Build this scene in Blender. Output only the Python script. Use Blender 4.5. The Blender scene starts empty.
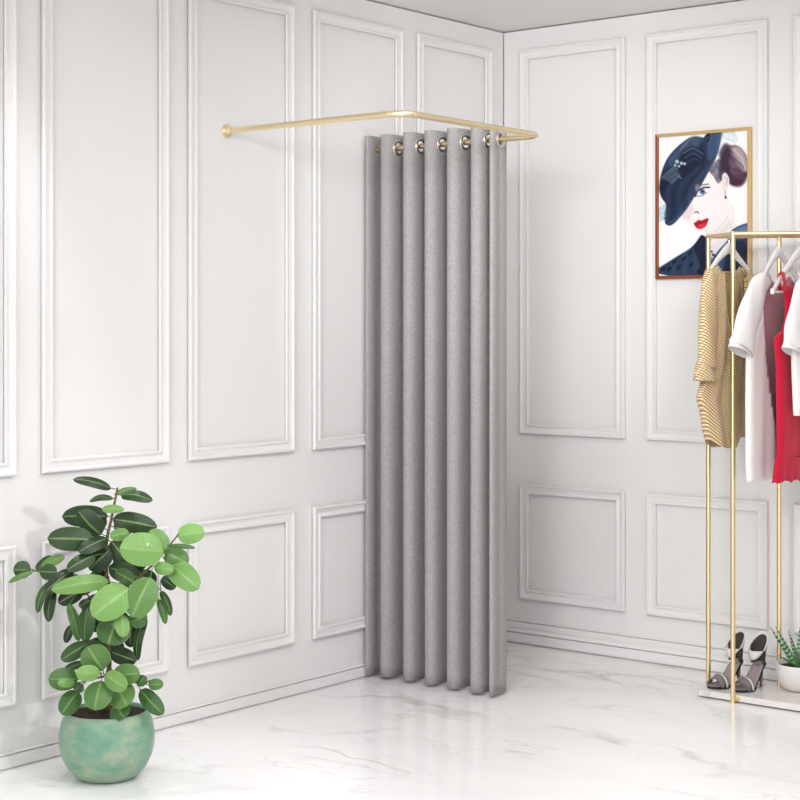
import bpy, bmesh, math, random
import numpy as np
from mathutils import Vector, Matrix
random.seed(4)
PI = math.pi
scene = bpy.context.scene
COL = scene.collection

PLANT = [0.3274, -2.6645, 0.0]
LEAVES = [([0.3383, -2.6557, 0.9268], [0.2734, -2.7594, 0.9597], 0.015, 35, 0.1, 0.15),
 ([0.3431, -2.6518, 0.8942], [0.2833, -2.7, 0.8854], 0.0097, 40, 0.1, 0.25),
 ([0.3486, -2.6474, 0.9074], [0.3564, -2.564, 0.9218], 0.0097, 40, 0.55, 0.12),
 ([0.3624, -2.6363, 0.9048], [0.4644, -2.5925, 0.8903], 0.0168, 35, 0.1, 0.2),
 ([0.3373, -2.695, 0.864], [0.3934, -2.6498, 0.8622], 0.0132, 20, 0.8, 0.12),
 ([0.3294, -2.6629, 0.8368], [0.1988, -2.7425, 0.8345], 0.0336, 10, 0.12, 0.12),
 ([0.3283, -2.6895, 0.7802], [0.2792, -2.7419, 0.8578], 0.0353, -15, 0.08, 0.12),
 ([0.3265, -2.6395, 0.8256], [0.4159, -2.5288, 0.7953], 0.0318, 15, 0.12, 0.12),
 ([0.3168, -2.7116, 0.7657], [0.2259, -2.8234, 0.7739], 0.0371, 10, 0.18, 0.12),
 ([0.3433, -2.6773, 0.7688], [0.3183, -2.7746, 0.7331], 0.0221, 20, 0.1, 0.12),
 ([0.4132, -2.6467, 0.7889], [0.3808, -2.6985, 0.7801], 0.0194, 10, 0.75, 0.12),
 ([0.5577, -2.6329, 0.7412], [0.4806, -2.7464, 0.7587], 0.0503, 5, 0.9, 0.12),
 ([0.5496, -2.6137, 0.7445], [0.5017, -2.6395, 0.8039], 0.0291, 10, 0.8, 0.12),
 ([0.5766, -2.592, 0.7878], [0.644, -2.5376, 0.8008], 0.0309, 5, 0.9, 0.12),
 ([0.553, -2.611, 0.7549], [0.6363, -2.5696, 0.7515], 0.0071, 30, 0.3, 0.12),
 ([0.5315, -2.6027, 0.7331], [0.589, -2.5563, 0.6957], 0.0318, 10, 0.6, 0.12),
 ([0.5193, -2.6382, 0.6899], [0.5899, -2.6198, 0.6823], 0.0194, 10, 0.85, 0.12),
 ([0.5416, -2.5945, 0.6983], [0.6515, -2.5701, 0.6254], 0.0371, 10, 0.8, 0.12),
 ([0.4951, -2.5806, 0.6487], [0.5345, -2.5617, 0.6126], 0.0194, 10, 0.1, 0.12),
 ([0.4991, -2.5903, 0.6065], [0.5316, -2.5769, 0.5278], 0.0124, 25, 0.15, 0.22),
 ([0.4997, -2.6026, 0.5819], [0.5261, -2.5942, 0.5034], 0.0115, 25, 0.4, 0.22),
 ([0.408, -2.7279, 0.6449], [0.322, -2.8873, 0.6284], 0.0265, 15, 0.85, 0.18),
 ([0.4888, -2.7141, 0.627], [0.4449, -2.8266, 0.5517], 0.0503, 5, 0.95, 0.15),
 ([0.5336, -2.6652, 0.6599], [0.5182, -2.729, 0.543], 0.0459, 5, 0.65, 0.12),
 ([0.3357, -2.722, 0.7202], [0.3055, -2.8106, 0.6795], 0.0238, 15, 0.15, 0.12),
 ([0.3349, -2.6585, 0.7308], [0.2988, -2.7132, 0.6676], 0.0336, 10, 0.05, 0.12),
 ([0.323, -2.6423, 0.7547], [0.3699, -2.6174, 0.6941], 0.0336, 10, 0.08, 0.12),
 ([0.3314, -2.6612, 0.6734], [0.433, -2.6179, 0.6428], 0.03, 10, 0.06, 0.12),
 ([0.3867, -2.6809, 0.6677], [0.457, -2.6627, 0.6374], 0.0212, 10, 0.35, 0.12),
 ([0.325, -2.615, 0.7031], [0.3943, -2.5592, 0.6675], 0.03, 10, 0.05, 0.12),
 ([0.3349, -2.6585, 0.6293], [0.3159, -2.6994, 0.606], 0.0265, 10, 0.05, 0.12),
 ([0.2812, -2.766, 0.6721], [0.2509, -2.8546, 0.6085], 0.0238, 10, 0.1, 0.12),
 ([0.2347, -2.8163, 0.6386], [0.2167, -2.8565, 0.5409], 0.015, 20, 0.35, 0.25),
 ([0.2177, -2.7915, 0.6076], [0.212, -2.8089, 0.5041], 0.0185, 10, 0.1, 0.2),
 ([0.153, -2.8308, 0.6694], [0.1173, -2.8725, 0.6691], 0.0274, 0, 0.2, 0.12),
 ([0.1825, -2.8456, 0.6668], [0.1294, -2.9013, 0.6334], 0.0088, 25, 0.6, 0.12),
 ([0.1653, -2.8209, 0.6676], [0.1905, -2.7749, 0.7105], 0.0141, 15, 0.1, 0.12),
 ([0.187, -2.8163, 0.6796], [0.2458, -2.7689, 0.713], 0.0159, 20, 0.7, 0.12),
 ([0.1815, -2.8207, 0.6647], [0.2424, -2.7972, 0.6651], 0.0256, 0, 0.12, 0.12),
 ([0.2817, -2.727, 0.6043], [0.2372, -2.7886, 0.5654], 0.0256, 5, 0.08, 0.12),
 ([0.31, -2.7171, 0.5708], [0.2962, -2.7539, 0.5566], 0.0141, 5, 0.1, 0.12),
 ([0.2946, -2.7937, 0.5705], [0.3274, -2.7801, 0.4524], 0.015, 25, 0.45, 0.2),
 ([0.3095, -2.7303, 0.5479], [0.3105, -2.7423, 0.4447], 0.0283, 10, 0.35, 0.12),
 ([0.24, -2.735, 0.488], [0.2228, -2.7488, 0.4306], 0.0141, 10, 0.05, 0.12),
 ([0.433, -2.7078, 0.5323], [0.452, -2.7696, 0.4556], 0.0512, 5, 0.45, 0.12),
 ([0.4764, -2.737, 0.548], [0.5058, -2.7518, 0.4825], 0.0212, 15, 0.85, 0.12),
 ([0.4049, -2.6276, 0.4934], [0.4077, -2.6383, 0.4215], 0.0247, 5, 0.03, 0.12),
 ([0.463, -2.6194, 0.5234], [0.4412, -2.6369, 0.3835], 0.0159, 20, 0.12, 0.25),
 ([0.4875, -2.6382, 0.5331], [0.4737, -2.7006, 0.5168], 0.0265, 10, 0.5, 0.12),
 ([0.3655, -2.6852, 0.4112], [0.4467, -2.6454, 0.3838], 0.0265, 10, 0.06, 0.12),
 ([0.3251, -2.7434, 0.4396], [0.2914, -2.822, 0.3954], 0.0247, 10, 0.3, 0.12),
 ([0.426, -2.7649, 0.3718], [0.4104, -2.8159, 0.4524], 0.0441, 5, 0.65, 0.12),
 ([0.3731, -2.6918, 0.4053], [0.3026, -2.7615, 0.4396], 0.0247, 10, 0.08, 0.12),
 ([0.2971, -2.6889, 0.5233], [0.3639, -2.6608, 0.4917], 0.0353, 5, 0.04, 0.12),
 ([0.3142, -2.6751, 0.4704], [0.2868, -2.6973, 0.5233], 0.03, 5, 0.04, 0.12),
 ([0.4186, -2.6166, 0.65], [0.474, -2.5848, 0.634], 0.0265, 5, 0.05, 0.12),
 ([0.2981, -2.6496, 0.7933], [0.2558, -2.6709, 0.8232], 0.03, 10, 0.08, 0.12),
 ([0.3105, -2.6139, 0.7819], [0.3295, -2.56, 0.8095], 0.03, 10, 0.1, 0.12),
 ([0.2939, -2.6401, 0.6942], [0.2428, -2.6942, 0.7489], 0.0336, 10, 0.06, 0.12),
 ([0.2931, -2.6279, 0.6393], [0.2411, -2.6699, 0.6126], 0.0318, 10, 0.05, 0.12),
 ([0.3119, -2.6384, 0.598], [0.3672, -2.5938, 0.5713], 0.0318, 10, 0.06, 0.12),
 ([0.2904, -2.6429, 0.5697], [0.2428, -2.6942, 0.5181], 0.0318, 10, 0.08, 0.12),
 ([0.3043, -2.6318, 0.5341], [0.3527, -2.5927, 0.4451], 0.0336, 10, 0.05, 0.12),
 ([0.2883, -2.6061, 0.6721], [0.3424, -2.5239, 0.6857], 0.0318, 10, 0.08, 0.12),
 ([0.3015, -2.6468, 0.5003], [0.2497, -2.6886, 0.4825], 0.0265, 10, 0.06, 0.12),
 ([0.2506, -2.7007, 0.6262], [0.2023, -2.7397, 0.6173], 0.0247, 10, 0.1, 0.12),
 ([0.3679, -2.6062, 0.5996], [0.4225, -2.5492, 0.5713], 0.03, 10, 0.08, 0.12),
 ([0.305, -2.644, 0.447], [0.3472, -2.6229, 0.378], 0.03, 10, 0.06, 0.12),
 ([0.2973, -2.6373, 0.4273], [0.235, -2.6876, 0.3918], 0.0265, 10, 0.08, 0.12),
 ([0.2635, -2.6775, 0.5891], [0.229, -2.7053, 0.6246], 0.0247, 10, 0.07, 0.12),
 ([0.3333, -2.7882, 0.3367], [0.2917, -2.8731, 0.3436], 0.0337, 10, 0.55, 0.12),
 ([0.356, -2.8213, 0.3327], [0.338, -2.8743, 0.3392], 0.014, 10, 0.85, 0.12),
 ([0.4404, -2.7917, 0.3691], [0.4055, -2.8585, 0.3755], 0.0242, 5, 0.9, 0.12),
 ([0.4284, -2.7757, 0.342], [0.4509, -2.8218, 0.2609], 0.0427, 5, 0.6, 0.12),
 ([0.4531, -2.7815, 0.3664], [0.5279, -2.7597, 0.3279], 0.0281, 5, 0.85, 0.12),
 ([0.4331, -2.7334, 0.3503], [0.5152, -2.6929, 0.3628], 0.032, 10, 0.6, 0.12),
 ([0.4438, -2.7248, 0.319], [0.5073, -2.7378, 0.268], 0.0416, 5, 0.55, 0.12),
 ([0.4166, -2.7081, 0.2583], [0.4693, -2.717, 0.2198], 0.0348, 5, 0.4, 0.12),
 ([0.3333, -2.7882, 0.2975], [0.3158, -2.8409, 0.2319], 0.0315, 5, 0.35, 0.12),
 ([0.4702, -2.6521, 0.2975], [0.5571, -2.6334, 0.2295], 0.027, 5, 0.35, 0.12),
 ([0.5049, -2.6498, 0.3179], [0.5427, -2.6193, 0.3212], 0.0174, 5, 0.5, 0.12),
 ([0.4783, -2.6712, 0.3168], [0.4989, -2.6546, 0.346], 0.0169, 5, 0.4, 0.12),
 ([0.3323, -2.7633, 0.3833], [0.299, -2.8159, 0.3664], 0.0124, 15, 0.08, 0.12),
 ([0.3427, -2.7806, 0.3212], [0.3412, -2.8075, 0.3036], 0.018, 5, 0.35, 0.12)]
STEMS = [([[0.3294, -2.6629, 0.2187], [0.3467, -2.6746, 0.3158], [0.3335, -2.6596, 0.3997], [0.3189, -2.6585, 0.5216], [0.3189, -2.6585, 0.6277], [0.3266, -2.6651, 0.7529], [0.3383, -2.6557, 0.828], [0.3472, -2.6485, 0.8854], [0.3541, -2.6429, 0.9295]], 0.0085, 0.003),
 ([[0.3203, -2.6573, 0.557], [0.4064, -2.6522, 0.6163], [0.4759, -2.6218, 0.6779], [0.5422, -2.6068, 0.7431], [0.58, -2.5893, 0.7939]], 0.005, 0.0022),
 ([[0.3189, -2.6585, 0.6012], [0.2817, -2.727, 0.6324], [0.2211, -2.7887, 0.6515], [0.1719, -2.8284, 0.6673], [0.161, -2.8372, 0.6708]], 0.005, 0.002),
 ([[0.3189, -2.6585, 0.5393], [0.3022, -2.7105, 0.5796], [0.2817, -2.727, 0.6016]], 0.004, 0.002),
 ([[0.3189, -2.6585, 0.5747], [0.4049, -2.6276, 0.562], [0.4821, -2.604, 0.6065], [0.4991, -2.5903, 0.6109]], 0.004, 0.002),
 ([[0.3335, -2.6596, 0.3821], [0.3893, -2.7173, 0.3548], [0.431, -2.7737, 0.3524], [0.4417, -2.7907, 0.3721]], 0.005, 0.002),
 ([[0.3488, -2.6729, 0.3509], [0.4435, -2.6736, 0.3287], [0.4923, -2.66, 0.3201], [0.5092, -2.6464, 0.333]], 0.004, 0.002),
 ([[0.3488, -2.6729, 0.3334], [0.3642, -2.7633, 0.333], [0.3673, -2.7993, 0.3352]], 0.004, 0.002)]
BEIGE = {'X': 1.345, 'rows': [[1.6817, -0.4959, -0.2726], [1.6659, -0.5439, -0.2385], [1.6428, -0.5598, -0.2041], [1.5883, -0.5439, -0.1955], [1.4319, -0.5439, -0.2041], [1.3148, -0.5598, -0.2041], [1.2373, -0.5914, -0.2127], [1.1755, -0.6227, -0.2127], [1.1206, -0.5914, -0.2213], [1.0502, -0.5677, -0.2299], [1.0108, -0.5439, -0.2385]], 'neck': [[-0.504, 1.7207], [-0.4758, 1.656], [-0.4433, 1.467], [-0.3817, 1.3734], [-0.3484, 1.4123], [-0.2811, 1.5503], [-0.2641, 1.6534], [-0.2385, 1.7295]], 'back': [[-0.512, 1.7204], [-0.4879, 1.675], [-0.4392, 1.6608], [-0.3484, 1.6573], [-0.2811, 1.6649], [-0.2556, 1.6814], [-0.2385, 1.7295]], 'sl': [[-0.5439, 1.6543, 0.0319], [-0.5638, 1.6042, 0.0438], [-0.5717, 1.5086, 0.0525], [-0.5756, 1.3752, 0.054], [-0.5874, 1.2878, 0.0539]], 'cuff': [[-0.5882, 1.2992, 0.0554], [-0.5977, 1.2728, 0.0617], [-0.6008, 1.2386, 0.06]], 'sr': [[-0.2299, 1.6423, 0.0345], [-0.2127, 1.5909, 0.0477], [-0.1955, 1.4315, 0.0523], [-0.1868, 1.2717, 0.0524]], 'hang': [[-0.3982, 1.7593], [-0.5519, 1.6636], [-0.2385, 1.668]]}
WHITE = {'X': 1.5086, 'rows': [[1.638, -0.4029, -0.1687], [1.6225, -0.4448, -0.1239], [1.5874, -0.478, -0.1058], [1.4709, -0.5027, -0.1058], [1.3277, -0.5639, -0.0967], [1.1616, -0.568, -0.0967], [0.9294, -0.568, -0.0876], [0.8634, -0.5599, -0.0876]], 'neck': [[-0.4113, 1.7002], [-0.386, 1.6165], [-0.4656, 1.5465], [-0.4489, 1.3943], [-0.4406, 1.318], [-0.4113, 1.1644], [-0.3775, 1.0479], [-0.3562, 0.8349], [0.1848, 0.7939], [0.1848, 1.3077], [-0.0967, 1.5509], [-0.2043, 1.6281], [-0.1687, 1.7078]], 'back': [[-0.4029, 1.7005], [-0.3775, 1.6206], [-0.2918, 1.6107], [-0.2043, 1.6242], [-0.1687, 1.7078]], 'sl': [[-0.4281, 1.6271, 0.0336], [-0.4697, 1.592, 0.0584], [-0.515, 1.5346, 0.0703], [-0.568, 1.4514, 0.0759], [-0.6018, 1.3841, 0.081], [-0.6122, 1.3618, 0.0808]], 'cuff': [[-0.6098, 1.3711, 0.0833], [-0.6178, 1.3488, 0.0847]], 'sr': [[-0.1419, 1.6334, 0.0361], [-0.0694, 1.5911, 0.0645], [0.0044, 1.4716, 0.0845], [0.07, 1.3501, 0.0955]], 'hang': [[-0.2918, 1.7428], [-0.4448, 1.6268], [-0.1239, 1.6259]]}
MAUVE = {'X': 1.5086, 'rows': [[1.638, -0.4197, -0.1598], [1.6107, -0.4614, -0.1239], [1.5485, -0.4697, -0.1239], [1.3932, -0.4697, -0.1239], [1.16, -0.4614, -0.1148], [0.8955, -0.4531, -0.1148]], 'neck': [[-0.3944, 1.7008], [-0.369, 1.6246], [-0.2918, 1.5796], [-0.2131, 1.624], [-0.1865, 1.7072]]}
RED = {'X': 1.5862, 'rows': [[1.5988, -0.4515, -0.0348], [1.5484, -0.4176, -0.0627], [1.4825, -0.4176, -0.0627], [1.4321, -0.4431, -0.0348], [1.4049, -0.5142, 0.0405], [1.3117, -0.4976, 0.0311], [1.16, -0.4934, 0.0405], [0.942, -0.4892, 0.0501]], 'lace': [[0.9499, -0.4909, 0.0501], [0.9187, -0.4976, 0.0596], [0.8562, -0.51, 0.0787]], 'inner': [[1.5291, -0.4934, 0.0216], [1.4049, -0.5266, 0.0501], [1.3156, -0.5059, 0.0311]], 's1': [[-0.4219, 1.6468], [-0.4219, 1.6221], [-0.4176, 1.5843]], 's2': [[-0.0719, 1.6554], [-0.0719, 1.6296], [-0.0719, 1.59]], 'hang': [[-0.2484, 1.7498], [-0.5225, 1.575], [0.0501, 1.5841]]}
TEE = {'X': 1.668, 'rows': [[1.621, -0.3839, -0.0772], [1.6017, -0.4356, -0.0206], [1.5633, -0.4613, 0.0175], [1.4322, -0.4783, 0.0367], [1.3165, -0.4825, 0.0367], [1.1619, -0.474, 0.0464], [1.1117, -0.4698, 0.0464]], 'neck': [[-0.3577, 1.6979], [-0.3314, 1.6074], [-0.2334, 1.5554], [-0.133, 1.6113], [-0.0959, 1.706]], 'back': [[-0.3577, 1.6979], [-0.3314, 1.615], [-0.2334, 1.6016], [-0.133, 1.6191], [-0.0959, 1.706]], 'sl': [[-0.4098, 1.6059, 0.0347], [-0.4356, 1.5716, 0.0518], [-0.4613, 1.4888, 0.0687], [-0.4867, 1.4141, 0.0769], [-0.4994, 1.362, 0.0767]], 'cuff': [[-0.4952, 1.3731, 0.0785], [-0.5036, 1.3472, 0.0791]], 'sr': [[-0.049, 1.613, 0.0379], [0.0175, 1.5666, 0.0676], [0.0949, 1.4515, 0.0888], [0.1538, 1.3506, 0.09]], 'hang': [[-0.2334, 1.7403], [-0.3925, 1.6138], [-0.0585, 1.6167]]}
FRAME = [[0.8147, -0.02, 2.2645], [1.2608, -0.02, 2.2657], [0.8147, -0.02, 1.6441], [1.2608, -0.02, 1.6467]]


# ------------------------------------------------------------------ helpers
class MB:
    """collects geometry and links it as one mesh object"""
    def __init__(self):
        self.v = []; self.f = []; self.mi = []; self.col = None
    def add(self, verts, faces, mi=0):
        o = len(self.v)
        self.v += [tuple(x) for x in verts]
        self.f += [tuple(i + o for i in f) for f in faces]
        self.mi += [mi] * len(faces)
    def grid(self, rows, closed=False, mi=0):
        n = len(rows[0]); vs = [p for r in rows for p in r]; fs = []
        for i in range(len(rows) - 1):
            for j in range(n if closed else n - 1):
                k = (j + 1) % n
                fs.append((i*n+j, i*n+k, (i+1)*n+k, (i+1)*n+j))
        self.add(vs, fs, mi)
    def tube(self, pts, r, n=14, mi=0, cap=True, flat=1.0, up=None):
        pts = [Vector(p) for p in pts]; m = len(pts)
        rs = r if isinstance(r, (list, tuple)) else [r] * m
        rings = []; nrm = None
        for i, p in enumerate(pts):
            t = (pts[min(i+1, m-1)] - pts[max(i-1, 0)]).normalized()
            if nrm is None:
                a = Vector(up) if up else (Vector((0, 0, 1)) if abs(t.z) < .9 else Vector((1, 0, 0)))
            else: a = nrm
            nrm = (a - t * a.dot(t)).normalized()
            b = t.cross(nrm)
            rings.append([p + nrm*(rs[i]*math.cos(2*PI*k/n)) + b*(rs[i]*flat*math.sin(2*PI*k/n)) for k in range(n)])
        self.grid(rings, True, mi)
        if cap:
            self.add(rings[0], [tuple(range(n))[::-1]], mi); self.add(rings[-1], [tuple(range(n))], mi)
    def lathe(self, prof, c=(0, 0, 0), n=48, mi=0, fn=None):
        rows = []
        for (r, z) in prof:
            row = []
            for k in range(n):
                a = 2*PI*k/n; rr = r * (fn(a, z) if fn else 1)
                row.append((c[0]+rr*math.cos(a), c[1]+rr*math.sin(a), c[2]+z))
            rows.append(row)
        self.grid(rows, True, mi)
    def box(self, a, b, mi=0):
        x0, y0, z0 = a; x1, y1, z1 = b
        self.add([(x0,y0,z0),(x1,y0,z0),(x1,y1,z0),(x0,y1,z0),(x0,y0,z1),(x1,y0,z1),(x1,y1,z1),(x0,y1,z1)],
                 [(0,3,2,1),(4,5,6,7),(0,1,5,4),(1,2,6,5),(2,3,7,6),(3,0,4,7)], mi)
    def prism(self, poly, z0, z1, mi=0):
        n = len(poly)
        self.add([(x,y,z0) for x,y in poly] + [(x,y,z1) for x,y in poly],
                 [tuple(range(n))[::-1], tuple(range(n, 2*n))] + [(i,(i+1)%n,n+(i+1)%n,n+i) for i in range(n)], mi)
    def build(self, name, mats, parent=None, smooth=True, loc=None, solid=0, bevel=0, sub=0, angle=40, weld=True):
        me = bpy.data.meshes.new(name)
        me.from_pydata(self.v, [], self.f)
        for m in (mats if isinstance(mats, (list, tuple)) else [mats]): me.materials.append(m)
        me.polygons.foreach_set('material_index', self.mi)
        if self.col is not None:
            at = me.color_attributes.new('data', 'FLOAT_COLOR', 'POINT')
            at.data.foreach_set('color', [c for q in self.col for c in q])
        bm = bmesh.new(); bm.from_mesh(me)
        if weld: bmesh.ops.remove_doubles(bm, verts=bm.verts, dist=1e-6)
        bmesh.ops.recalc_face_normals(bm, faces=bm.faces)
        if smooth:
            for f in bm.faces: f.smooth = True
            for e in bm.edges:
                if len(e.link_faces) == 2 and e.calc_face_angle(0) > math.radians(angle): e.smooth = False
        bm.to_mesh(me); bm.free()
        o = bpy.data.objects.new(name, me); COL.objects.link(o)
        if bevel:
            b = o.modifiers.new('bevel', 'BEVEL'); b.width = bevel; b.segments = 2; b.limit_method = 'ANGLE'
        if solid:
            s = o.modifiers.new('solid', 'SOLIDIFY'); s.thickness = solid; s.offset = 0
        if sub:
            s = o.modifiers.new('sub', 'SUBSURF'); s.levels = sub; s.render_levels = sub
        if parent is not None:
            o.parent = parent
            o.matrix_parent_inverse = Matrix.Translation(-parent.location) if parent.type == 'EMPTY' else Matrix()
        return o

def tag(o, label, cat, group=None):
    o['label'] = label; o['category'] = cat
    if group: o['group'] = group
    return o
def thing(name, label, cat, loc, group=None):
    o = bpy.data.objects.new(name, None); COL.objects.link(o)
    o.empty_display_size = .1; o.location = loc
    return tag(o, label, cat, group)
def struct(o): o['kind'] = 'structure'; return o

def smooth_path(pts, n=8):
    """Catmull-Rom through the points"""
    P = [Vector(p) for p in pts]; out = []
    for i in range(len(P) - 1):
        p0 = P[max(i-1, 0)]; p1 = P[i]; p2 = P[i+1]; p3 = P[min(i+2, len(P)-1)]
        for k in range(n):
            t = k / n
            out.append(.5*((2*p1) + (p2-p0)*t + (2*p0-5*p1+4*p2-p3)*t*t + (3*p1-p0-3*p2+p3)*t**3))
    out.append(P[-1]); return out
def lerp_rows(rs, n, smooth=True):
    rs = sorted(rs, key=lambda r: -r[0]); z = np.array([r[0] for r in rs])
    zz = np.linspace(z[0], z[-1], n)
    return [(q, float(np.interp(-q, -z, [r[1] for r in rs])), float(np.interp(-q, -z, [r[2] for r in rs]))) for q in zz]
def inpoly(x, y, poly):
    c = False; n = len(poly); j = n - 1
    for i in range(n):
        xi, yi = poly[i]; xj, yj = poly[j]
        if (yi > y) != (yj > y) and x < (xj-xi)*(y-yi)/(yj-yi)+xi: c = not c
        j = i
    return c

# ------------------------------------------------------------------ materials
def lin(c): return tuple((x/12.92 if x <= .04045 else ((x+.055)/1.055)**2.4) for x in c)
def rgb(r, g, b): return lin((r/255, g/255, b/255)) + (1,)
def mat(name, col, rough=.5, metal=0, spec=.5, coat=0, sheen=0):
    m = bpy.data.materials.new(name); m.use_nodes = True
    b = m.node_tree.nodes['Principled BSDF']
    b.inputs['Base Color'].default_value = col; b.inputs['Roughness'].default_value = rough
    b.inputs['Metallic'].default_value = metal; b.inputs['Specular IOR Level'].default_value = spec
    b.inputs['Coat Weight'].default_value = coat; b.inputs['Sheen Weight'].default_value = sheen
    return m
def N(m, t, **kw):
    n = m.node_tree.nodes.new(t)
    for k, v in kw.items():
        if hasattr(n, k): setattr(n, k, v)
        else: n.inputs[k].default_value = v
    return n
def LK(m, a, b): m.node_tree.links.new(a, b)
def bsdf(m): return m.node_tree.nodes['Principled BSDF']
def coord(m, scale=(1, 1, 1), rot=(0, 0, 0)):
    t = N(m, 'ShaderNodeTexCoord'); mp = N(m, 'ShaderNodeMapping')
    mp.inputs['Scale'].default_value = scale; mp.inputs['Rotation'].default_value = rot
    LK(m, t.outputs['Object'], mp.inputs['Vector']); return mp.outputs['Vector']
def ramp(m, fac, stops):
    r = N(m, 'ShaderNodeValToRGB'); e = r.color_ramp.elements
    while len(e) < len(stops): e.new(.5)
    for i, (p, c) in enumerate(stops): e[i].position = p; e[i].color = c
    LK(m, fac, r.inputs['Fac']); return r.outputs['Color']
def bump(m, h, strength=.2, dist=.002):
    b = N(m, 'ShaderNodeBump'); b.inputs['Strength'].default_value = strength; b.inputs['Distance'].default_value = dist
    LK(m, h, b.inputs['Height']); LK(m, b.outputs['Normal'], bsdf(m).inputs['Normal'])
def mix(m, fac, a, b, mode='MIX'):
    x = N(m, 'ShaderNodeMix', data_type='RGBA', blend_type=mode)
    for s, v in ((x.inputs[0], fac), (x.inputs[6], a), (x.inputs[7], b)):
        if hasattr(v, 'links'): LK(m, v, s)
        else: s.default_value = v
    return x.outputs[2]
def math_(m, op, a, b=None):
    x = N(m, 'ShaderNodeMath', operation=op)
    for s, v in ((x.inputs[0], a), (x.inputs[1], b)):
        if v is None: continue
        if hasattr(v, 'links'): LK(m, v, s)
        else: s.default_value = v
    return x.outputs[0]

def noise(m, vec, scale, detail=4, rough=.5, dist=0):
    n = N(m, 'ShaderNodeTexNoise'); LK(m, vec, n.inputs['Vector'])
    n.inputs['Scale'].default_value = scale; n.inputs['Detail'].default_value = detail
    n.inputs['Roughness'].default_value = rough; n.inputs['Distortion'].default_value = dist
    return n.outputs['Fac']

WALL = mat('white_satin_paint', rgb(236, 234.6, 234.2), .45, spec=.3)
n_ = noise(WALL, coord(WALL), 60, 3); bump(WALL, n_, .03, .001)
CEIL = mat('white_ceiling_paint', rgb(246, 244, 243.5), .7, spec=.2)
GOLD = mat('brushed_gold', rgb(244, 226, 186), .3, 1)
n_ = noise(GOLD, coord(GOLD, (40, 40, 400)), 6, 3)
LK(GOLD, ramp(GOLD, n_, [(.2, (.24,)*3+(1,)), (.8, (.36,)*3+(1,))]), bsdf(GOLD).inputs['Roughness'])
STEEL = mat('satin_steel', rgb(215, 213, 208), .22, 1)
# marble floor
FLOOR = mat('white_marble', rgb(240, 240, 238), .16, spec=.45)
def marble(m, base, vein, sc=1.0, contrast=1.0):
    v = coord(m, (1*sc, 1.9*sc, 1*sc), (0, 0, math.radians(33)))
    w = N(m, 'ShaderNodeTexNoise'); LK(m, v, w.inputs['Vector']); w.inputs['Scale'].default_value = 1.6; w.inputs['Detail'].default_value = 5
    off = N(m, 'ShaderNodeVectorMath', operation='SCALE'); LK(m, w.outputs['Color'], off.inputs[0]); off.inputs['Scale'].default_value = .85
    add = N(m, 'ShaderNodeVectorMath', operation='ADD'); LK(m, v, add.inputs[0]); LK(m, off.outputs[0], add.inputs[1])
    v2 = add.outputs[0]
    def veinlayer(scale, width, seed):
        sh = N(m, 'ShaderNodeVectorMath', operation='ADD'); LK(m, v2, sh.inputs[0]); sh.inputs[1].default_value = (seed, seed*1.7, seed*.3)
        n = noise(m, sh.outputs[0], scale, 3, .45)
        d = math_(m, 'ABSOLUTE', math_(m, 'SUBTRACT', n, .5))
        return ramp(m, d, [(0, (1, 1, 1, 1)), (width*.35, (.45,)*3+(1,)), (width, (0, 0, 0, 1))])
    a = veinlayer(1.1, .028, 3.1); b = veinlayer(2.3, .014, 9.4); c = noise(m, v2, .9, 4)
    mask = ramp(m, noise(m, v, 1.4, 2), [(.42, (0, 0, 0, 1)), (.68, (1, 1, 1, 1))])
    mask2 = ramp(m, noise(m, v, 2.2, 2), [(.45, (0, 0, 0, 1)), (.7, (1, 1, 1, 1))])
    f = math_(m, 'ADD', math_(m, 'MULTIPLY', math_(m, 'MULTIPLY', a, mask), .66*contrast), math_(m, 'MULTIPLY', math_(m, 'MULTIPLY', b, mask2), .5*contrast))
    cloud = mix(m, math_(m, 'MULTIPLY', ramp(m, c, [(.45, (0,0,0,1)), (.75, (1,1,1,1))]), .16*contrast), base, vein)
    LK(m, mix(m, f, cloud, vein), bsdf(m).inputs['Base Color'])
marble(FLOOR, rgb(248, 247.4, 247), rgb(176, 174, 174))
SLAB = mat('pale_marble_slab', rgb(230, 225, 222), .2)
marble(SLAB, rgb(228, 223, 220), rgb(165, 158, 155), 6)
# curtain linen
LINEN = mat('grey_linen', rgb(150, 147, 147), .95, spec=.1, sheen=.0)
v = coord(LINEN, (420, 420, 260)); a = noise(LINEN, v, 1, 2)
v = coord(LINEN, (500, 500, 900)); b = noise(LINEN, v, 1, 2)
c = noise(LINEN, coord(LINEN, (140, 140, 110)), 1, 3)
f = math_(LINEN, 'ADD', math_(LINEN, 'ADD', math_(LINEN, 'MULTIPLY', a, .4), math_(LINEN, 'MULTIPLY', b, .4)), math_(LINEN, 'MULTIPLY', c, .25))
LK(LINEN, ramp(LINEN, f, [(.34, rgb(136, 132, 132)), (.58, rgb(171, 167, 167)), (.78, rgb(206, 202, 202))]), bsdf(LINEN).inputs['Base Color'])
bump(LINEN, f, .35, .0015)
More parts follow.
